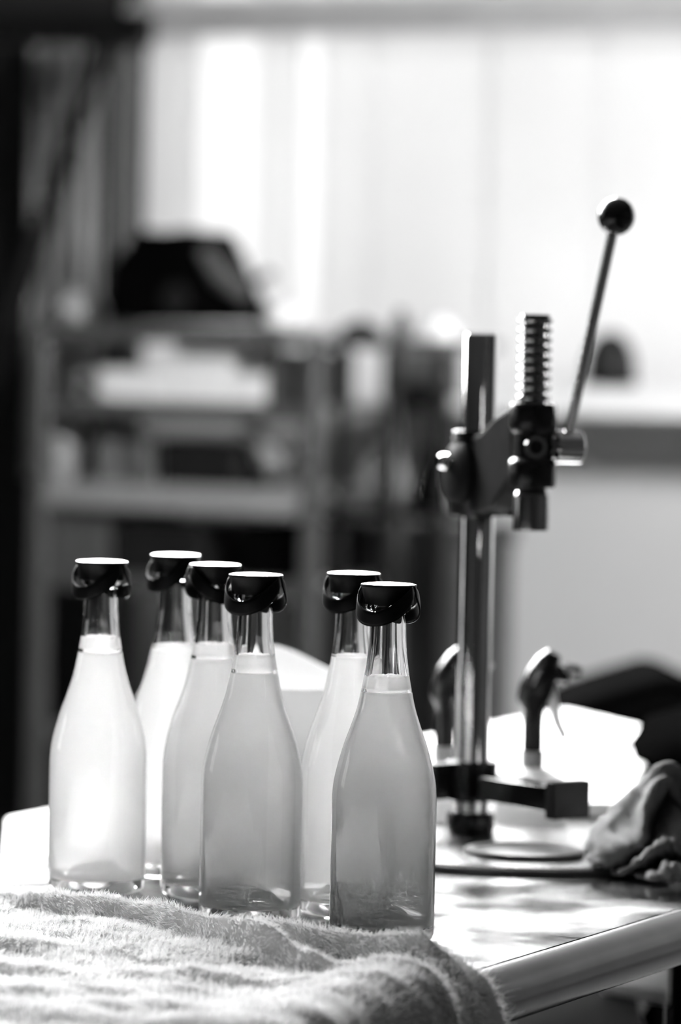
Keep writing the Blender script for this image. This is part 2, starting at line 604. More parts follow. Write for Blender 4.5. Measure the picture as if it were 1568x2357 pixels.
def towel_pt(t, w):
    """t 0..1 across the far edge (negative further left), w metres from the far edge towards the camera"""
    t, w = np.asarray(t, float), np.asarray(w, float)
    tc, te = np.minimum(t, 1.0), np.clip(t - 1.0, 0, None)
    far = P0[None] + tc[:, None] * (P1 - P0)[None] + te[:, None] * 0.36 * e1n[None]
    far[:, 1] += 0.004 * np.sin(t * 9.0)
    dx = -0.30 + 0.49 * np.clip(t, -1, 1.3)
    dy = -np.sqrt(1 - dx * dx)
    ang = 0.03 * vnoise(t * 3, w * 9, 5)
    p = far + np.stack([dx + ang, dy], 1) * w[:, None]
    # heights: two rolled folds along the far edge and long soft ripples
    w1 = 0.016 + np.clip(t - 0.42, 0, 1) * 0.17
    a1 = 0.0160 * np.clip((t + 0.10) / 0.40, 0.22, 1) * np.clip((1.0 - t) / 0.35, 0, 1)
    a2 = 0.0175 * np.clip((t - 0.48) / 0.18, 0, 1) * np.clip((1.05 - t) / 0.07, 0, 1)
    dd = (w - w1)
    h1 = a1 * np.exp(-(dd / np.where(dd > 0, 0.0075, 0.017)) ** 2)
    dd2 = (w - 0.014)
    h2 = a2 * np.exp(-(dd2 / np.where(dd2 > 0, 0.0080, 0.012)) ** 2)
    h = 0.0035 + np.maximum(h1, h2) + 0.35 * np.minimum(h1, h2)
    rip = 0.0042 * vnoise(t * 5 + w * 6, w * 34 + t * 5, 1) + 0.0034 * vnoise(t * 11, w * 75 + t * 6, 2)
    rip += 0.0012 * vnoise(t * 30, w * 110, 3)
    h = h + np.clip(w / 0.05, 0, 1) * (rip + 0.0022)
    h = np.maximum(h, 0.0032)
    # drape over the rolled edge
    q = (p - RAILP[None]) @ e1n
    q0, rb = 0.0, 0.028
    over = np.clip(q - q0, 0, None)
    an = np.clip(over / rb, 0, math.pi / 2 * 0.96)
    rest = np.clip(over - rb * math.pi / 2 * 0.96, 0, None)
    newq = np.where(q > q0, q0 + rb * np.sin(an) + rest * 0.06 + h * np.sin(an), q)
    z = np.where(q > q0, -rb * (1 - np.cos(an)) - rest, 0)
    wav = 0.006 * np.sin(w * 40 + t * 8) * np.clip(rest / 0.05, 0, 1)
    newq = newq + wav
    lift = 0.0080 * np.clip((q + 0.055) / 0.045, 0, 1)
    p = p + (newq - q)[:, None] * e1n[None]
    return np.column_stack([p, TZ + z + h * np.cos(an) + lift])


NT, NW = 250, 300
tt = np.linspace(-0.55, 1.5, NT)
ww = np.concatenate([np.linspace(0, 0.09, 110), np.linspace(0.0925, 0.70, NW - 110)])
gt, gw = np.meshgrid(tt, ww, indexing='ij')
gt2 = gt
pts = towel_pt(gt2.ravel(), gw.ravel())
idx = np.arange(NT * NW).reshape(NT, NW)
faces = np.stack([idx[:-1, :-1], idx[:-1, 1:], idx[1:, 1:], idx[1:, :-1]], -1).reshape(-1, 4)
me = bpy.data.meshes.new('towel')
me.from_pydata(pts.tolist(), [], faces.tolist())
me.polygons.foreach_set('use_smooth', [True] * len(me.polygons))
me.materials.append(M['towel'])
towel = bpy.data.objects.new('towel', me)
C.objects.link(towel)
sd = towel.modifiers.new('solid', 'SOLIDIFY')
sd.thickness = 0.0022
sd.offset = -1
tag(towel, 'fluffy pale terry towel spread in front of the bottles, hanging over the table edge', 'towel')


def pile(name, nb, tlo, thi, wlo, whi, length, width, wpow=1.0, stray=0.0):
    t = RNG.uniform(tlo, thi, nb)
    w_ = wlo + (whi - wlo) * RNG.uniform(0, 1, nb) ** wpow
    e = 0.0015
    p = towel_pt(t, w_)
    dt = towel_pt(t + e * 3, w_) - p
    dw = towel_pt(t, w_ + e) - p
    nrm = np.cross(dt, dw)
    nrm /= np.linalg.norm(nrm, axis=1)[:, None] + 1e-12
    nrm *= np.sign(nrm[:, 2:3] + 1e-9) if False else 1
    if nrm[:, 2].mean() < 0:
        nrm = -nrm
    tn = dt / (np.linalg.norm(dt, axis=1)[:, None] + 1e-12)
    wn_ = dw / (np.linalg.norm(dw, axis=1)[:, None] + 1e-12)
    # combed direction: patches lean together (tufts), plus own jitter
    c1 = 0.75 * vnoise(t * 26, w_ * 95, 21) + 0.55 * vnoise(t * 70, w_ * 260, 22)
    c2 = 0.75 * vnoise(t * 26 + 50, w_ * 95, 23) + 0.55 * vnoise(t * 70, w_ * 260, 24)
    flat = np.clip(w_ / 0.05, 0, 1)[:, None]
    d = nrm * (1.0 - 0.35 * flat) + tn * (c1[:, None] * 0.6 + 0.45 * flat) + wn_ * (c2[:, None] * 0.55) + RNG.normal(0, 0.16, (nb, 3))
    d /= np.linalg.norm(d, axis=1)[:, None]
    ln = length * RNG.uniform(0.65, 1.25, nb) * (1 + stray * RNG.uniform(0, 1, nb) ** 6)
    bend = RNG.normal(0, 0.30, (nb, 3)) + tn * 0.35 * c1[:, None] - np.array((0, 0, 0.18))
    side = np.cross(d, RNG.normal(0, 1, (nb, 3)))
    side /= np.linalg.norm(side, axis=1)[:, None] + 1e-12
    hw = (width * RNG.uniform(0.7, 1.2, nb))[:, None] * 0.5
    b0 = p - nrm * 0.0006
    m1 = b0 + d * (ln * 0.55)[:, None]
    d2 = d + bend
    d2 /= np.linalg.norm(d2, axis=1)[:, None]
    tip = m1 + d2 * (ln * 0.5)[:, None]
    # strands gather into tufts: tips are drawn to the middle of their tuft
    cs = 0.0042
    ci, cj = np.floor(p[:, 0] / cs), np.floor((p[:, 1] + p[:, 2]) / cs)
    jx = vnoise(ci * 7.31 + 0.5, cj * 3.77 + 0.5, 31) * 0.35
    jy = vnoise(ci * 5.17 + 0.5, cj * 9.13 + 0.5, 32) * 0.35
    pull = np.stack([(ci + 0.5 + jx) * cs - p[:, 0], (cj + 0.5 + jy) * cs - (p[:, 1] + p[:, 2]), np.zeros(nb)], 1)
    pull -= nrm * np.sum(pull * nrm, axis=1)[:, None]
    if not stray:
        m1 = m1 + pull * 0.30
        tip = tip + pull * 0.75
        tall = 1.0 + 0.5 * vnoise(ci * 2.13 + .5, cj * 6.1 + .5, 33)
        tip = tip + nrm * (0.0014 * (tall - 1.0))[:, None]
    V = np.stack([b0 - side * hw, b0 + side * hw, m1 + side * hw * 0.8, m1 - side * hw * 0.8, tip], 1).reshape(-1, 3)
    k = np.arange(nb) * 5
    loops = np.stack([k, k + 1, k + 2, k + 3, k + 3, k + 2, k + 4], 1).ravel().astype(np.int32)
    starts = (np.arange(nb)[:, None] * 7 + np.array((0, 4))[None]).ravel().astype(np.int32)
    me = bpy.data.meshes.new(name)
    me.vertices.add(nb * 5)
    me.vertices.foreach_set('co', V.astype(np.float32).ravel())
    me.loops.add(nb * 7)
    me.loops.foreach_set('vertex_index', loops)
    me.polygons.add(nb * 2)
    me.polygons.foreach_set('loop_start', starts)
    me.update(calc_edges=True)
    me.validate()
    me.polygons.foreach_set('use_smooth', [True] * len(me.polygons))
    me.materials.append(M['pile'])
    o = bpy.data.objects.new(name, me)
    C.objects.link(o)
    o.parent = towel
    o['kind'] = 'stuff'
    return o


pile('pile', 200000, -0.35, 1.45, 0.0, 0.50, 0.0048, 0.00055, wpow=1.25)
pile('fringe', 2200, 0.90, 1.4, 0.0, 0.004, 0.0062, 0.00042, stray=1.6)


# ================================================================== BOTTLES
def interp_profile(pts, n):
    return [tuple(r) for r in catmull(pts, n)]


shoulder = [(31.2, 60), (31.2, 78), (31.0, 87), (29.6, 98), (25.4, 114), (21.0, 126.5), (17.6, 137), (15.1, 148),
            (13.4, 157), (12.2, 165), (11.2, 175), (10.75, 187), (10.7, 194)]
sh = interp_profile(shoulder, 60)
outer = [(0, 15.0), (6, 14.2), (11, 11.6), (15.5, 6.5), (19, 2.4), (22, 0.5), (25, 0.0), (28, 0.35), (30.2, 1.9), (31.1, 4.6), (31.2, 8), (31.2, 30)]
lip = [(10.9, 195.4), (12.6, 196.0), (13.5, 197.2), (13.7, 199.5), (13.6, 204), (13.1, 208), (11.5, 209.2), (10.0, 209.0)]
inner_sh = [(max(r - (2.7 if z < 110 else 2.4), 8.2), z) for r, z in sh]
inner = [(8.6, 206)] + inner_sh[::-1] + [(28.5, 30), (28.4, 17), (27.6, 12.2), (25.6, 9.4), (23.0, 8.8), (20, 9.8), (17.0, 13.0), (12.5, 17.6), (7, 19.8), (0, 20.4)]
PROF = [(r / 1000, z / 1000) for r, z in outer + sh + lip + inner]
glass_me = MB().lathe(PROF, segs=72).build('glass_source', M['glass'], sharp=80)
GLASS = glass_me.data
bpy.data.objects.remove(glass_me)
outer_r = lambda z: float(np.interp(z, [p[1] for p in sh], [p[0] for p in sh])) if z > 60 else 31.2
inner_r = lambda z: max(outer_r(z) - (2.7 if z < 110 else 2.4), 8.2)


def liquid_mesh(level):
    e = 0.35                                # the liquid wets the glass: it reaches just into the wall
    pr = [(0, 20.4 - e)] + [(r, z - e) for r, z in ((7, 19.8), (12.5, 17.6), (17.0, 13.0), (20, 9.8), (23.0, 8.8), (25.6, 9.4))] \
        + [(27.6 + e, 12.2 - e), (28.4 + e, 17), (28.5 + e, 30)]
    for z in np.linspace(60, level - 0.9, 40):
        pr.append((inner_r(z) + e, z))
    rt_ = inner_r(level)
    pr += [(rt_ - 0.6, level - 0.45), (rt_ - 1.4, level - 0.25), (rt_ * .5, level - .3), (0, level - .3)]
    return MB().lathe([(r / 1000, z / 1000) for r, z in pr], segs=72)


def foam_mesh(z0, z1, seed):
    rng = np.random.default_rng(seed)
    pr = [(0, z0 - .2), (inner_r(z0) - 1.2, z0 - .2), (inner_r(z0) - 1.0, z0 + .2)]
    for z in np.linspace(z0, z1, 6)[1:]:
        pr.append((inner_r(z) + .33, z))
    pr += [(inner_r(z1) - .8, z1 + .3), (inner_r(z1) * .6, z1 + .5), (inner_r(z1) * .3, z1 + .2), (0, z1 + .2)]
    m = MB().lathe([(r / 1000, z / 1000) for r, z in pr], segs=60)
    if z1 - z0 > 3:
        for v in m.v:
            if v.z > (z1 - 1.6) / 1000:
                v.z += float(rng.normal(0, 0.0004))
    return m


def petal_mesh(phi0):
    """one crescent pull strap hanging from the cap rim, centred on azimuth phi0"""
    vs, fs = [], []
    n, m = 41, 6
    for i in range(n):
        ph = math.radians(-86 + 172 * i / (n - 1))
        c = max(math.cos(ph), 0.0)
        zu, zl = 210.6 - 15.0 * c ** 1.5, 210.2 - 22.4 * c ** 0.6 - 0.8
        for j in range(m):
            z = zu + (zl - zu) * j / (m - 1)
            dpt = (211 - z) / 23.0
            r = 16.3 + 2.0 * math.sin(min(dpt, 1.0) * math.pi * 0.72)
            a_ = phi0 + ph
            vs.append((r * math.sin(a_) / 1000, -r * math.cos(a_) / 1000, z / 1000))
    for i in range(n - 1):
        for j in range(m - 1):
            fs.append((i * m + j, (i + 1) * m + j, (i + 1) * m + j + 1, i * m + j + 1))
    return MB().add(vs, fs)


cap_skirt = MB().lathe([(r / 1000, z / 1000) for r, z in
                        [(0, 210.2), (13.0, 210.2), (13.9, 208.5), (14.0, 199.6), (14.7, 199.6), (14.9, 203), (15.6, 208.4), (16.5, 209.6), (16.7, 210.4), (16.5, 211.2), (15.9, 211.4)]], segs=64)
cap_top = MB().lathe([(r / 1000, z / 1000) for r, z in [(16.45, 210.9), (16.3, 211.35), (14.5, 211.75), (9, 212.2), (4, 212.35), (0, 212.4)]], segs=64)

BOT = [  # base pixel x, depth, strap azimuth (deg, 0 = to camera, + = right), fill z, foam top, label
    (221, 2.600, -40, 153.7, 163.0, 'leftmost bottle of cloudy lemonade, thick white foam collar'),
    (391, 2.700, -48, 150.0, 151.6, 'rearmost bottle, second cap from the left, hardly any foam'),
    (481, 2.590, 26, 151.7, 160.5, 'bottle third from the left with its cap strap turned to the right'),
    (574, 2.484, -30, 151.7, 162.0, 'bottle fourth from the left standing in the front row before a white tub'),
    (799, 2.522, -34, 160.0, 160.6, 'fullest bottle without foam, half hidden behind the frontmost bottle'),
    (878, 2.411, -31, 147.6, 156.5, 'frontmost and rightmost bottle, sharply in focus'),
]
for i, (bx, bd, phi, fill, ft, lab) in enumerate(BOT):
    y0 = 804 + (bx - CX) * ROLL
    base = G(bx, y0 + 350 * 9350 / (bd * 1000), TZ)
    b = thing('bottle', lab, 'bottle', (base.x, base.y, TZ + 0.0004), group='capped bottles on the steel table')
    g = bpy.data.objects.new('glass', GLASS)
    C.objects.link(g)
    g.parent = b
    lq = liquid_mesh(fill).build('liquid', M['liquid'], b, local=True, sharp=60)
    lq['label'] = 'cloudy pale liquid'
    fm = foam_mesh(fill, ft, 100 + i).build('foam', M['foam'], b, local=True, sharp=80)
    fm['label'] = 'white foam on the liquid'
    cp = cap_skirt.build('cap', M['cap_black'], b, local=True, sharp=40)
    cp['label'] = 'black crown cap with pull straps'
    ctp = cap_top.build('cap_top', M['cap_top'], cp, local=True, sharp=40)
    ctp['label'] = 'shiny pale top of the cap'
    for k2 in range(2):
        pt_ = petal_mesh(math.radians(phi + 180 * k2)).build('pull_strap', M['cap_black'], cp, local=True, sharp=60)
        s_ = pt_.modifiers.new('solid', 'SOLIDIFY')
        s_.thickness = 0.0009

# ================================================================== BENCH CAPPER
CC = Vector((0.0975, 2.895, 0))
U = Vector((0.305, -0.952, 0)).normalized()
Vv = Vector((0.952, 0.305, 0)).normalized()
SX = CC + U * 0.110
cap = thing('bench_capper', 'bench bottle capper with chrome column and long ball-ended lever', 'capping machine', (0.131, 2.824, TZ))
BP = Vector((0.131, 2.824, 0))
MB().lathe([(0, 0.0005), (.118, .0005), (.120, .002), (.120, .0048), (.1185, .006), (.10, .0066), (0, .0066)], BP + EZ * TZ, 80).build('base_plate', M['plate'], cap)
MB().lathe([(.1195, .0002), (.1215, .0002), (.1215, .0044), (.1203, .0044)], BP + EZ * TZ, 80, closed=True).build('base_rim', M['rubber'], cap)
PD = Vector((SX.x, 2.775, 0))
MB().lathe([(0, .0066), (.041, .0066), (.0415, .0085), (.0405, .0105), (.034, .0105), (.0335, .0095), (0, .0095)], PD + EZ * TZ, 64).build('bottle_pad', M['rubber'], cap)
MB().lathe([(0, TZ + .0066), (.0123, TZ + .0066), (.0123, 1.2615), (.0113, 1.263), (0, 1.263)], CC, 40).build('column', M['chrome'], cap)
MB().lathe([(.0123, .9066), (.0160, .9066), (.0172, .909), (.0172, .9195), (.0160, .9215), (.0123, .9215)], CC, 40, closed=True).build('foot_collar', M['cast_black'], cap)
# lower stop arm
UA = Vector((0.56, -0.83, 0)).normalized()
VA = Vector((0.83, 0.56, 0)).normalized()
arm = MB().box(CC + UA * 0.057 + EZ * .9415, UA, VA, EZ, 0.106, 0.024, 0.017).build('stop_arm', M['arm_paint'], cap, bevel=0.0012)
MB().lathe([(.0123, .930), (.0185, .930), (.0185, .958), (.0123, .958)], CC, 32, closed=True).build('arm_clamp', M['cast_black'], arm, bevel=0.001)
MB().box(CC + UA * 0.114 + EZ * .942, UA, VA, EZ, 0.010, 0.032, 0.026).build('stop_block', M['cast_grey'], arm, bevel=0.001)
MB().box(CC - VA * 0.021 - UA * .006 + EZ * .944, UA, VA, EZ, 0.014, 0.020, 0.026).build('clamp_lug', M['cast_black'], arm, bevel=0.0015)
MB().lathe([(0, 0), (.007, 0), (.0085, .002), (.0085, .009), (.007, .011), (0, .011)], CC - VA * .026 - UA * .012 + EZ * .9465, 20, ax=-UA - VA * .8).build('clamp_screw', M['chrome_dark'], arm)
# head bracket
hd = MB().lathe([(.0123, 1.134), (.0185, 1.134), (.0195, 1.136), (.0195, 1.192), (.0185, 1.194), (.0123, 1.194)], CC, 40, closed=True).build('head_clamp', M['cast_black'], cap)
MB().prism([(.012, 1.138), (.030, 1.136), (.060, 1.142), (.098, 1.166), (.098, 1.211), (.092, 1.213), (.060, 1.205), (.034, 1.194), (.012, 1.190)],
           CC, U, EZ, 0.022).build('bracket', M['cast_grey'], cap, bevel=0.003)
MB().prism([(.018, 1.135), (.045, 1.135), (.036, 1.158), (.018, 1.176)], CC + Vv * .013, U, EZ, 0.008).build('bracket_rib', M['cast_grey'], cap, bevel=0.002)
MB().lathe([(0, .0), (.021, .0), (.0245, .004), (.0245, .008), (.019, .0125), (.008, .015), (0, .0155)], CC - Vv * .008 + EZ * 1.164, 32, ax=-Vv).build('clamp_knob', M['cast_grey'], cap)
MB().lathe([(0, 0), (.0055, 0), (.0055, .006), (.004, .0085), (0, .0092)], CC - Vv * .0215 + EZ * 1.172, 16, ax=-Vv).build('clamp_bolt', M['chrome'], cap)
MB().lathe([(0, 0), (.0062, 0), (.0062, .010), (.005, .012), (0, .012)], CC + U * .026 - Vv * .004 + EZ * 1.186, 18, ax=(U * .6 + Vv * .1 - EZ * 0).normalized()).build('set_screw', M['chrome'], cap)
# housing, toothed ram, bell
MB().lathe([(.0118, 1.158), (.0155, 1.158), (.0165, 1.160), (.0165, 1.1745), (.0155, 1.1765), (.0135, 1.178), (.0135, 1.195), (.0155, 1.1965),
            (.0165, 1.1985), (.0165, 1.2135), (.0155, 1.2155), (.0118, 1.2155)], SX, 40, closed=True).build('ram_housing', M['cast_black'], cap)
pr = [(0, 1.150), (.0098, 1.150), (.0098, 1.214)]
z = 1.2150
while z < 1.268:
    pr += [(.0095, z), (.0095, z + .0022), (.0117, z + .0033), (.0121, z + .0045), (.0117, z + .0057), (.0095, z + .0064)]
    z += .0066
pr += [(.0105, z + .0006), (.0100, z + .0022), (0, z + .0022)]
MB().lathe(pr, SX, 36).build('toothed_ram', M['chrome_dark'], cap)
bl = MB().lathe([(0, 1.1285), (.0095, 1.1285), (.0095, 1.140), (.0110, 1.140), (.0110, 1.1285), (.0122, 1.1285), (.0124, 1.130), (.0124, 1.1515), (.0115, 1.154), (.0098, 1.157), (0, 1.157)],
                SX, 40).build('capping_bell', M['chrome_dark'], cap)
# lever
HZ = 1.186
MB().lathe([(0, .012), (.0072, .012), (.0072, .024), (0, .024)], SX + EZ * HZ, 24, ax=Vv).build('pinion_shaft', M['chrome_dark'], cap)
MB().lathe([(.0050, .0), (.0078, .0), (.0078, .0022), (.0050, .0022)], SX - Vv * .003 + U * .0132 + EZ * HZ, 28, ax=U, closed=True).build('emblem_ring', M['chrome_dark'], cap)
MB().lathe([(0, .015), (.0105, .015), (.0115, .016), (.0115, .0345), (.0105, .0355), (0, .0355)], SX + EZ * HZ, 32, ax=Vv).build('lever_hub', M['chrome'], cap)
l0 = SX + Vv * .026 + EZ * (HZ + .008)
l1 = P(1419, 498, l0.y - 0.028)
lev = MB().tube([l0, l0.lerp(l1, .5), l1 - (l1 - l0).normalized() * .009], 0.0036, 16).build('lever', M['chrome'], cap)
MB().lathe([(0, -.0128), (.004, -.0124), (.0075, -.0106), (.0105, -.0073), (.0123, -.0035), (.0128, 0), (.0123, .0035), (.0105, .0073), (.0075, .0106), (.004, .0124), (0, .0128)],
           l1, 32, ax=(l1 - l0).normalized()).build('ball_knob', M['black_plastic'], lev, sharp=60)


# ================================================================== THINGS BEHIND THE CAPPER
def sprayer(x, d, rot, label):
    """small white bottle with a black trigger head; local frame: nozzle along +x"""
    p = G(x, 804 + (x - CX) * ROLL + 350 * 9350 / (d * 1000), TZ)
    r = thing('spray_bottle', label, 'spray bottle', (p.x, p.y, TZ), group='trigger sprayers behind the capper', rotz=rot)
    MB().lathe([(0, .0006), (.024, .0006), (.0265, .003), (.027, .010), (.027, .028), (.024, .036), (.014, .042), (.0085, .044), (.0085, .046), (0, .046)], segs=32).build('body', M['white_plastic'], r, local=True)
    MB().lathe([(0, .043), (.0085, .043), (.0088, .056), (0, .056)], segs=24).build('neck', M['grey_plastic'], r, local=True)
    hd_ = MB().tube([(0, 0, .055), (0, 0, .075), (0, 0, .086), (-.0005, 0, .093), (.0015, 0, .101), (.0055, 0, .112), (.0105, 0, .122), (.0145, 0, .1295)],
                    [.0076, .0076, .0080, .0120, .0130, .0122, .0100, .0055], 20).build('spray_head', M['black_plastic'], r, local=True, sharp=60)
    MB().tube([(.004, 0, .113), (.018, 0, .114), (.026, 0, .112)], [.0085, .0065, .0055], 16).build('barrel', M['black_plastic'], hd_, local=True)
    MB().tube([(.023, 0, .1185), (.030, 0, .1165), (.034, 0, .1145)], [.0050, .0055, .0045], 14).build('nozzle', M['grey_light'], hd_, local=True)
    MB().tube([(.012, 0, .105), (.0145, 0, .092), (.018, 0, .078), (.024, 0, .066)], [.0045, .0045, .0042, .0035], 12, 0.8).build('trigger', M['clear_plastic'], r, local=True)
    return r


sprayer(1222, 3.005, math.radians(-8), 'black-headed trigger sprayer standing to the right of the chrome column')
sprayer(1020, 3.03, math.radians(-14), 'black-headed trigger sprayer half hidden behind the chrome column')

# white tub behind the bottles: open rim with a raised lip
tp = Vector((-0.024, 2.945, TZ))
tub = thing('white_tub', 'white plastic tub with a raised pouring lip, behind the bottles', 'tub', tuple(tp))
mb = MB()
S_, RW = 64, []
prof = [(0, .001), (.048, .001), (.052, .004), (.060, .104), (.0625, .106), (.0625, .1085), (.0585, .1085), (.0575, .104), (.050, .006), (0, .005)]
mb.lathe(prof, tp, S_)
for v in mb.v:
    rel = v - tp
    if rel.z > .09:
        a_ = math.atan2(rel.y, rel.x)
        lift = math.exp(-((a_ - math.radians(112)) / 0.55) ** 2)
        v.z += 0.021 * lift
        v.x += rel.x * 0.10 * lift
        v.y += rel.y * 0.10 * lift
mb.build('tub_wall', M['white_plastic'], tub, sharp=60)
MB().tube([tp + Vector((.058, -.012, .094)), tp + Vector((.066, -.012, .100)), tp + Vector((.068, -.008, .096)), tp + Vector((.067, .010, .094)), tp + Vector((.058, .012, .094))], .003, 10).build('grip', M['white_plastic'], tub)

# low white table behind the steel one
wz = 0.855
cor = [G(15, 1882, wz), G(1302, 1636, wz), G(1452, 1716, wz)]
near = T(0.05, -0.03, wz)
cor.append(Vector((near.x, near.y, wz)))
cor[2] = T(((cor[2] - AL).dot(E2)), -0.02, wz)
wt = thing('white_table', 'low white table top beyond the steel table', 'table', (cor[0].x, cor[0].y, 0))
MB().quadprism(cor, 0.03).build('table_top', M['white_table'], wt, smooth=False, bevel=0.002)
cen = sum(cor, Vector()) / 4
for c_ in cor:
    q = c_.lerp(cen, 0.16)
    MB().box((q.x, q.y, (wz - .03) / 2), E1, E2, EZ, .04, .04, wz - .03).build('leg', M['white_table'], wt, smooth=False)

# white cutting board on the steel table behind the capper
bz = TZ + 0.012
c4 = [G(1506, 1722, bz), G(1440, 1848, bz), G(1010, 1842, bz), G(1130, 1722, bz)]
bd_ = MB().quadprism(c4, 0.0115).build('cutting_board', M['white_table'], None, smooth=False, bevel=0.002)
tag(bd_, 'thin white cutting board lying on the steel table behind the capper', 'board')

# crumpled cloth at the right
rows = [
    [(1400, 1985, 70), (1430, 1970, 80), (1470, 1950, 90), (1510, 1935, 95), (1560, 1925, 100), (1610, 1930, 100), (1660, 1950, 90)],
    [(1352, 1950, 10), (1372, 1905, 25), (1420, 1860, 30), (1470, 1810, 30), (1530, 1766, 25), (1580, 1792, 25), (1640, 1850, 30)],
    [(1352, 1985, -8), (1385, 1945, -8), (1435, 1895, 2), (1478, 1840, 4), (1520, 1792, 8), (1570, 1825, 26), (1630, 1890, 25)],
    [(1385, 2008, -22), (1430, 1975, -26), (1480, 1938, -26), (1488, 1890, -18), (1524, 1803, -4), (1565, 1850, 22), (1630, 1930, 15)],
    [(1400, 2015, -10), (1452, 1985, 6), (1500, 1952, 14), (1510, 1900, 22), (1538, 1835, 32), (1575, 1880, 24), (1630, 1950, 6)],
    [(1412, 2018, -30), (1460, 1992, -38), (1505, 1958, -42), (1545, 1943, -38), (1570, 1948, -38), (1600, 1960, -32), (1640, 1985, -25)],
    [(1440, 2030, -8), (1490, 2008, -4), (1525, 1985, 4), (1550, 1982, 6), (1575, 1985, 4), (1610, 2000, -5), (1640, 2015, -14)],
    [(1462, 2042, -38), (1500, 2020, -52), (1525, 2000, -58), (1550, 2000, -60), (1580, 2010, -60), (1620, 2030, -52), (1650, 2045, -40)],
    [(1470, 2058, -35), (1505, 2060, -45), (1540, 2062, -50), (1565, 2062, -52), (1595, 2065, -52), (1625, 2065, -50), (1655, 2065, -42)],
]
grid = np.array([[tuple(P(x, y, 2.73 + d / 1000)) for x, y, d in r] for r in rows])
NU, NV = 90, 110
g1 = np.stack([catmull(grid[:, j], NU) for j in range(grid.shape[1])], 1)
g2 = np.stack([catmull(g1[i], NV) for i in range(NU)], 0)
uu, vv = np.meshgrid(np.linspace(0, 1, NU), np.linspace(0, 1, NV), indexing='ij')
du = np.gradient(g2, axis=0)
dv = np.gradient(g2, axis=1)
nn = np.cross(du, dv)
nn /= np.linalg.norm(nn, axis=2)[..., None] + 1e-12
disp = 0.0022 * vnoise(uu * 9 + vv * 6, vv * 8 - uu * 5, 41) + 0.0014 * vnoise(uu * 24, vv * 26, 42)
g2 = g2 + nn * disp[..., None]
g2[..., 2] = np.maximum(g2[..., 2], TZ + 0.004 + 0.006 * (np.hypot(g2[..., 0] - BP.x, g2[..., 1] - BP.y) < 0.127))
idx = np.arange(NU * NV).reshape(NU, NV)
faces = np.stack([idx[:-1, :-1], idx[:-1, 1:], idx[1:, 1:], idx[1:, :-1]], -1).reshape(-1, 4)
me = bpy.data.meshes.new('dish_cloth')
me.from_pydata(g2.reshape(-1, 3).tolist(), [], faces.tolist())
me.polygons.foreach_set('use_smooth', [True] * len(me.polygons))
me.materials.append(M['cloth'])
cl = bpy.data.objects.new('dish_cloth', me)
C.objects.link(cl)
sd = cl.modifiers.new('solid', 'SOLIDIFY')
sd.thickness = 0.0028
sd.offset = 0
tag(cl, 'crumpled grey dish cloth heaped at the right edge of the table', 'cloth')

# black sloping bin at the right, behind the table
bb = P(1450, 1700, 4.6)
bn = thing('black_bin', 'large black bin with a sloping lid behind the right end of the table', 'bin', (bb.x, bb.y, 0))
pl = [P(1290, 1650, 4.6), P(1400, 1610, 4.6), P(1530, 1572, 4.6), P(1572, 1578, 4.6), P(1700, 1640, 4.6)]
poly = [(p.x - bb.x, p.z) for p in pl]
poly = [(poly[0][0] + .02, 0.0)] + poly + [(poly[-1][0] - .02, 0.0)]
MB().prism(poly[::-1], (bb.x, bb.y + .2, 0), Vector((1, 0, 0)), EZ, 0.40).build('body', M['black_matte'], bn, bevel=0.02, segs=3)
MB().tube([Vector((p.x, p.y + .01, p.z + .002)) for p in pl], .010, 10).build('lid_rim', M['black_matte'], bn)

# black soft bag on the far end of the steel table
bg_p = T(0.93, 0.20, TZ)
bgo = thing('black_bag', 'black soft bag lying on the far end of the steel table', 'bag', tuple(bg_p))
mb = MB()
mb.lathe([(0, .001), (.085, .001), (.105, .008), (.110, .024), (.100, .040), (.070, .050), (.030, .055), (0, .056)], bg_p, 36)
for v in mb.v:
    rel = v - bg_p
    v.z += 0.004 * math.sin(rel.x * 60 + rel.y * 30) * (rel.z / .056)
    v += E2 * (E2.dot(rel) * .5)
mb.build('bag_body', M['black_matte'], bgo, sharp=80)
MB().tube([bg_p + E1 * (-.05) + EZ * .050, bg_p + E1 * (-.02) + EZ * .060, bg_p + E1 * .03 + EZ * .060, bg_p + E1 * .06 + EZ * .049], .004, 10).build('strap', M['black_matte'], bgo)

# below the rolled edge at the right: dark cabinet and an upright
cab = thing('dark_cabinet', 'dark low cabinet seen under the table edge', 'cabinet', tuple(P(1350, 2300, 3.3).xy) + (0,))
ca, cb_ = P(1180, 2222, 3.55), P(1545, 2285, 3.45)
pq0 = P(1565, 2280, 3.0)
ctop = [Vector((ca.x, ca.y, .745)), Vector((cb_.x - .005, cb_.y, .745)), Vector((pq0.x - .02, cb_.y - .30, .745)), Vector((pq0.x - .02, cb_.y - .85, .745)), Vector((ca.x - .3, cb_.y - .85, .745)), Vector((ca.x - .3, ca.y, .745))]
MB().quadprism(ctop, 0.02).build('top_panel', M['grey_dark'], cab, smooth=False, bevel=0.002)
MB().quadprism([p.lerp(sum(ctop, Vector()) / 6, .04) - EZ * .02 for p in ctop], 0.724).build('carcass', M['black_matte'], cab, smooth=False)
MB().box(tuple((cb_ + Vector((-.22, -.825, 0))).xy) + (.45,), Vector((1, 0, 0)), Vector((0, 1, 0)), EZ, .3, .012, .5).build('door', M['grey_dark'], cab, bevel=0.002)
ty = [G(1385, 2258, .757), G(1540, 2284, .757), G(1540, 2222, .757), G(1392, 2248, .757)]
tr = MB().quadprism(ty, .0105).build('white_tray', M['white_table'], smooth=False, bevel=0.002)
tag(tr, 'white tray on the dark cabinet under the table edge', 'tray')
pq = P(1565, 2280, 3.0)
po = MB().tube([(pq.x, pq.y, 0), (pq.x, pq.y, .86)], .0075, 16)
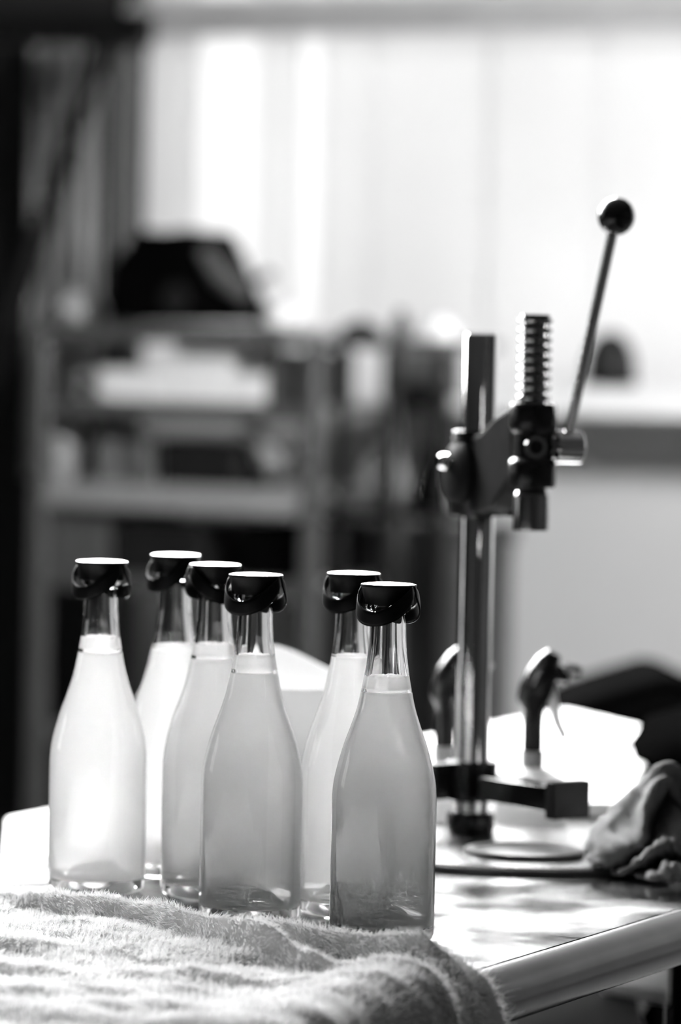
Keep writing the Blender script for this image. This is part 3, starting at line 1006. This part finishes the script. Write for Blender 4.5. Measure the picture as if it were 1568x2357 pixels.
up_ = thing('rack_post', 'dark upright post at the lower right corner', 'post', (pq.x, pq.y, 0))
po.build('post', M['black_steel'], up_)
MB().lathe([(0, 0), (.02, 0), (.02, .006), (.008, .012), (0, .012)], (pq.x, pq.y, 0), 20).build('foot', M['black_steel'], up_)

# ================================================================== CART WITH SHELVES IN THE BACKGROUND
K0 = P(100, 800, 6.85)
K0.z = 0
CW, CD = 0.515, 0.30


def K(a, b, z):                          # a along the cart front, b back from the front
    return K0 + E1 * a + E2 * b + EZ * z


ct = thing('shelf_cart', 'grey metal shelf cart loaded with boxes against the window wall', 'cart', tuple(K(CW / 2, CD / 2, 0)))
for a in (0, CW):
    for b in (0, CD):
        pst = MB().box(K(a, b, .66), E1, E2, EZ, .030, .030, 1.22).build('post', M['cart_frame'], ct, bevel=0.004)
        MB().lathe([(0, -.016), (.022, -.016), (.026, -.008), (.026, .008), (.022, .016), (0, .016)], K(a, b, .026), 20, ax=E2).build('caster', M['black_matte'], pst)
SH = [1.276, 1.150, 1.010, 0.860, 0.60, 0.20]
for i, z in enumerate(SH):
    s_ = MB().rbox(K(CW / 2, CD / 2, z), CW - .03, CD, .012).build('shelf', M['shelf_top'], ct, bevel=0.002)
    MB().rbox(K(CW / 2, -.005, z + (-.006 if i != 2 else -.012)), CW - .03, .008, .030 if i != 2 else .045).build('front_lip', M['cart_frame'] if i != 2 else M['shelf_top'], s_, bevel=0.002)


def KA(x, y, b):
    """photograph pixel -> (a, z) in the upright plane b behind the cart front"""
    r_ = P(x, y, 1.0)
    u_ = r_.x
    a_ = (u_ * (K0.y + E2.y * b) - K0.x - E2.x * b) / (E1.x - E1.y * u_)
    return a_, CAM.z + (r_.z - CAM.z) * K(a_, b, 0).y


def on_cart(x, b=0.05):
    return KA(x, 850, b)[0]


def carton(name, label, cat, x0, x1, z0, hgt, dep, m, b=0.03, lid=None, group=None):
    a0, a1 = on_cart(x0, b), on_cart(x1, b)
    r = thing(name, label, cat, tuple(K((a0 + a1) / 2, b + dep / 2, z0)), group=group)
    MB().rbox(K((a0 + a1) / 2, b + dep / 2, z0 + hgt / 2 + .0005), a1 - a0, dep, hgt).build('box_body', m, r, bevel=0.003)
    MB().rbox(K((a0 + a1) / 2, b + dep / 2, z0 + hgt + .0015), a1 - a0 + .004, dep + .004, .006 if lid is None else lid).build('lid', m, r, bevel=0.002)
    return r


zs = SH[1] + .006
carton('storage_box', 'low white box at the left of the bright middle shelf', 'box', 225, 395, zs, .050, .22, M['paper_white'], b=.03, group='white boxes on the cart')
carton('storage_box', 'tall white box in the middle of the cart shelf', 'box', 402, 525, zs, .100, .20, M['paper_white'], b=.03, group='white boxes on the cart')
carton('storage_box', 'flat white box at the right of the tall white box', 'box', 530, 610, zs, .046, .22, M['paper_white'], b=.03, group='white boxes on the cart')
carton('storage_box', 'grey box at the right end of the middle shelf', 'box', 615, 690, zs, .085, .20, M['grey_mid'], b=.03)


def jar(name, label, x, z0, r, h, m, mc, b=.06, group=None):
    a = on_cart(x, b)
    t_ = thing(name, label, 'jar', tuple(K(a, b, z0)), group=group)
    MB().lathe([(0, .0005), (r * .9, .0005), (r, .004), (r, h * .72), (r * .7, h * .84), (r * .7, h * .88), (0, h * .88)], K(a, b, z0), 24).build('jar_body', m, t_)
    MB().lathe([(0, h * .86), (r * .78, h * .86), (r * .78, h), (0, h)], K(a, b, z0), 24).build('jar_lid', mc, t_)
    return t_


jar('storage_jar', 'small round grey jar beside the left post on the middle shelf', 185, zs, .022, .046, M['grey_mid'], M['grey_light'])
z2 = SH[2] + .006
jar('storage_jar', 'pale jar at the left end of the lower shelf', 148, z2, .024, .096, M['grey_light'], M['grey_light'])
jar('storage_jar', 'mid grey jar, second on the lower shelf', 255, z2, .034, .092, M['grey_mid'], M['grey_dark'])
jar('storage_jar', 'slim grey jar, third on the lower shelf', 330, z2, .024, .088, M['grey_mid'], M['grey_mid'])
carton('tool_case', 'dark case on the lower shelf under the white boxes', 'case', 372, 545, z2, .072, .20, M['grey_dark'], b=.04, lid=.012)
# light diagonal sack at the right of the lower shelf
a = on_cart(616, .06)
sk = thing('paper_bag', 'slanting pale bag leaning at the right of the lower shelf', 'bag', tuple(K(a, .06, z2)))
MB().tube([K(a + .030, .06, z2 + .028), K(a + .018, .06, z2 + .050), K(a - .008, .06, z2 + .078), K(a - .026, .06, z2 + .098)], [.026, .028, .022, .014], 16).build('bag_body', M['grey_light'], sk)
MB().tube([K(a - .026, .06, z2 + .096), K(a - .030, .06, z2 + .106)], [.018, .024], 16).build('bag_neck', M['grey_light'], sk)
z3 = SH[3] + .006
carton('crate', 'black crate on the third cart shelf', 'crate', 270, 470, z3, .085, .25, M['grey_dark'], b=.02)
carton('crate', 'grey crate at the left of the third cart shelf', 'crate', 125, 255, z3, .10, .25, M['grey_mid'], b=.02)
carton('crate', 'black box at the right of the third cart shelf', 'crate', 560, 680, z3, .09, .25, M['black_matte'], b=.02)

# black machine on the cart top: tapered body, side arm and spout
zt = SH[0] + .006
mc = thing('grinder', 'bulky black machine with a side arm on top of the cart', 'machine', tuple(K(on_cart(410, .15), .15, zt)))


def xz(x, y, b=.06):
    return KA(x, y, b)


pts_ = [(255, 742), (248, 690), (262, 610), (300, 560), (318, 528), (380, 534), (440, 526), (462, 570), (490, 640), (512, 690), (580, 715), (582, 742)]
poly = []
for x, y in pts_:
    a_, z_ = xz(x, y)
    poly.append((a_, max(z_, zt + .001)))
MB().prism(poly[::-1], K(0, .13, 0), E1, EZ, 0.17).build('body', M['black_matte'], mc, bevel=0.012, segs=3)
ax1, az1 = xz(470, 580)
ax2, az2 = xz(520, 640)
ax3, az3 = xz(575, 668)
arm_ = MB().tube([K(ax1, .06, az1), K(ax2, .05, az2), K(ax3, .05, az3 - .01)], [.014, .020, .016], 16).build('side_arm', M['grey_mid'], mc)
ax4, az4 = xz(590, 648)
ax5, az5 = xz(632, 632)
MB().tube([K(ax3, .05, az3), K(ax4, .05, az4), K(ax5, .05, az5)], [.006, .006, .009], 12).build('handle', M['grey_dark'], arm_)
ax6, az6 = xz(415, 690)
MB().lathe([(0, 0), (.026, 0), (.024, .01), (.010, .012), (0, .012)], K(ax6, .045, az6), 24, ax=-E2).build('dial', M['grey_dark'], mc)

# things on the cart top, left to right
a = on_cart(175, .12)
gb = thing('cloth_bag', 'soft grey bag slumped on the cart top beside the black machine', 'bag', tuple(K(a, .12, zt)))
mb = MB()
mb.lathe([(0, .0005), (.036, .0005), (.046, .012), (.045, .03), (.034, .05), (.018, .06), (.010, .066), (.014, .072), (0, .072)], K(a, .12, zt), 28)
for v in mb.v:
    rel = v - K(a, .12, zt)
    v += Vector((rel.x, rel.y, 0)) * (0.14 * math.sin(3 * math.atan2(rel.y, rel.x) + rel.z * 40)) * (1 if rel.z > .002 else 0)
mb.build('bag_body', M['grey_light'], gb)
MB().lathe([(.010, .064), (.0135, .064), (.0135, .068), (.010, .068)], K(a, .12, zt), 20, closed=True).build('tie', M['grey_dark'], gb)
jar('storage_jar', 'white tub on the cart top to the right of the black machine', 648, zt, .032, .040, M['paper_white'], M['paper_white'], b=.10)


def dome(name, label, cat, p, rx, h, m, mk):
    t_ = thing(name, label, cat, tuple(p))
    MB().lathe([(0, .0005), (rx, .0005), (rx * 1.02, h * .12), (rx * .96, h * .4), (rx * .78, h * .68), (rx * .45, h * .88), (0, h * .94)], p, 28).build('shell', m, t_)
    MB().lathe([(0, h * .92), (rx * .14, h * .92), (rx * .16, h), (0, h * 1.02)], p, 16).build('knob', mk, t_)
    return t_


# small side stand between cart and sill
K2 = K(.585, .0, 0)
sn = thing('side_stand', 'narrow grey stand between the cart and the sill', 'stand', tuple(K2))
stz = 1.268
MB().rbox(K2 + E1 * .060 + E2 * .10 + EZ * (stz - .008), .215, .22, .016).build('stand_top', M['grey_mid'], sn, bevel=0.002)
for a in (-.03, .06, .15):
    MB().rbox(K2 + E1 * a + E2 * .02 + EZ * (stz / 2 - .008), .018, .018, stz - .016).build('post', M['grey_dark'], sn, bevel=0.002)
MB().rbox(K2 + E1 * .060 + E2 * .10 + EZ * .985, .20, .20, .012).build('lower_shelf', M['grey_dark'], sn)
dome('hat_tin', 'dark domed tin on the narrow stand', 'tin', K2 + E1 * (-.018) + E2 * .06 + EZ * stz, .036, .032, M['grey_dark'], M['grey_dark'])
pb_ = K2 + E1 * .060 + E2 * .05 + EZ * stz
sb = thing('small_bottle', 'small dark bottle on the narrow stand', 'bottle', tuple(pb_))
MB().lathe([(0, .0005), (.014, .0005), (.015, .003), (.015, .026), (.008, .036), (.007, .040), (0, .040)], pb_, 20).build('flask', M['grey_dark'], sb)
MB().lathe([(0, .038), (.009, .038), (.009, .046), (0, .046)], pb_, 16).build('stopper', M['black_matte'], sb)
dome('white_bowl', 'upturned white bowl at the right end of the narrow stand', 'bowl', K2 + E1 * .125 + E2 * .06 + EZ * stz, .032, .040, M['paper_white'], M['paper_white'])
# pale bag and dark pouch on the stand
pg = K2 + E1 * .016 + E2 * .08 + EZ * .992
wbg = thing('plastic_bag', 'pale rounded bag on the lower shelf of the narrow stand', 'bag', tuple(pg))
MB().lathe([(0, .0005), (.026, .0005), (.038, .015), (.042, .045), (.034, .080), (.020, .100), (.010, .112), (.014, .120), (0, .120)], pg, 24).build('bag_body', M['grey_light'], wbg)
MB().lathe([(.010, .109), (.013, .109), (.013, .114), (.010, .114)], pg, 16, closed=True).build('tie', M['grey_dark'], wbg)
pk = K2 + E1 * .105 + E2 * .08 + EZ * .992
kt = thing('black_jug', 'small black jug with a sloping side on the narrow stand', 'jug', tuple(pk))
MB().lathe([(0, .0005), (.034, .0005), (.034, .01), (.020, .075), (.014, .09), (.016, .098), (0, .098)], pk, 24).build('jug_body', M['black_matte'], kt)
MB().tube([pk + E1 * .018 + EZ * .085, pk + E1 * .036 + EZ * .08, pk + E1 * .040 + EZ * .045, pk + E1 * .028 + EZ * .025], .004, 10).build('jug_handle', M['black_matte'], kt)


# things on the sill
def sillp(x, b):
    u_ = P(x, 860, 1.0).x
    a_ = (u_ * (O.y - E2.y * b) + E2.x * b) / (E1.x - E1.y * u_)
    return W(a_, b, 1.1955)


bx0 = W(0.285, .268, 0)
st = thing('tall_stool', 'dark tall stool left of the white sill', 'stool', (bx0.x, bx0.y, 0))
MB().lathe([(0, 1.150), (.046, 1.150), (.048, 1.155), (.048, 1.165), (.046, 1.17), (0, 1.17)], bx0, 32).build('seat', M['grey_dark'], st)
for i in range(4):
    an = math.pi / 4 + i * math.pi / 2
    MB().tube([bx0 + Vector((.036 * math.cos(an), .036 * math.sin(an), 1.15)), bx0 + Vector((.045 * math.cos(an), .045 * math.sin(an), 0))], .009, 10).build('leg', M['black_steel'], st)
gbx = thing('grey_carton', 'grey carton on the tall stool', 'box', tuple(bx0 + EZ * 1.17))
MB().rbox(bx0 + EZ * 1.2105, .110, .085, .080).build('box_body', M['grey_mid'], gbx, bevel=0.003)
MB().rbox(bx0 + EZ * 1.2515, .113, .088, .006).build('lid', M['grey_light'], gbx, bevel=0.002)
pc = sillp(1000, .10)
cn = thing('black_cone', 'black cone-shaped funnel standing at the left end of the sill', 'funnel', tuple(pc))
MB().lathe([(0, .0006), (.030, .0006), (.031, .006), (.027, .030), (.013, .085), (.009, .104), (0, .106)], pc, 24).build('cone', M['black_matte'], cn)
MB().lathe([(.030, .0008), (.034, .0008), (.034, .005), (.031, .005)], pc, 24, closed=True).build('cone_rim', M['black_matte'], cn)
# dark chest against the wall below the sill
ch = thing('dark_chest', 'dark grey chest against the wall left of the pale wall panel', 'chest', tuple(W(.185, .12, 0)))
MB().rbox(W(.185, .115, .46), .33, .20, .92).build('chest_body', M['chest'], ch, bevel=0.01)
MB().rbox(W(.185, .115, .935), .345, .21, .03).build('chest_lid', M['chest'], ch, bevel=0.006)
MB().rbox(W(.185, .221, .80), .10, .012, .02).build('chest_handle', M['black_steel'], ch, bevel=0.003)
pd = sillp(1405, .10)
dm = thing('dark_helmet', 'dark rounded helmet-shaped object on the sill behind the lever', 'helmet', tuple(pd))
MB().lathe([(0, .0006), (.040, .0006), (.044, .012), (.044, .040), (.037, .068), (.022, .088), (0, .096)], pd, 32).build('shell', M['grey_dark'], dm)
MB().lathe([(.0425, .004), (.0465, .004), (.0465, .012), (.0440, .012)], pd, 32, closed=True).build('rim_band', M['black_matte'], dm)
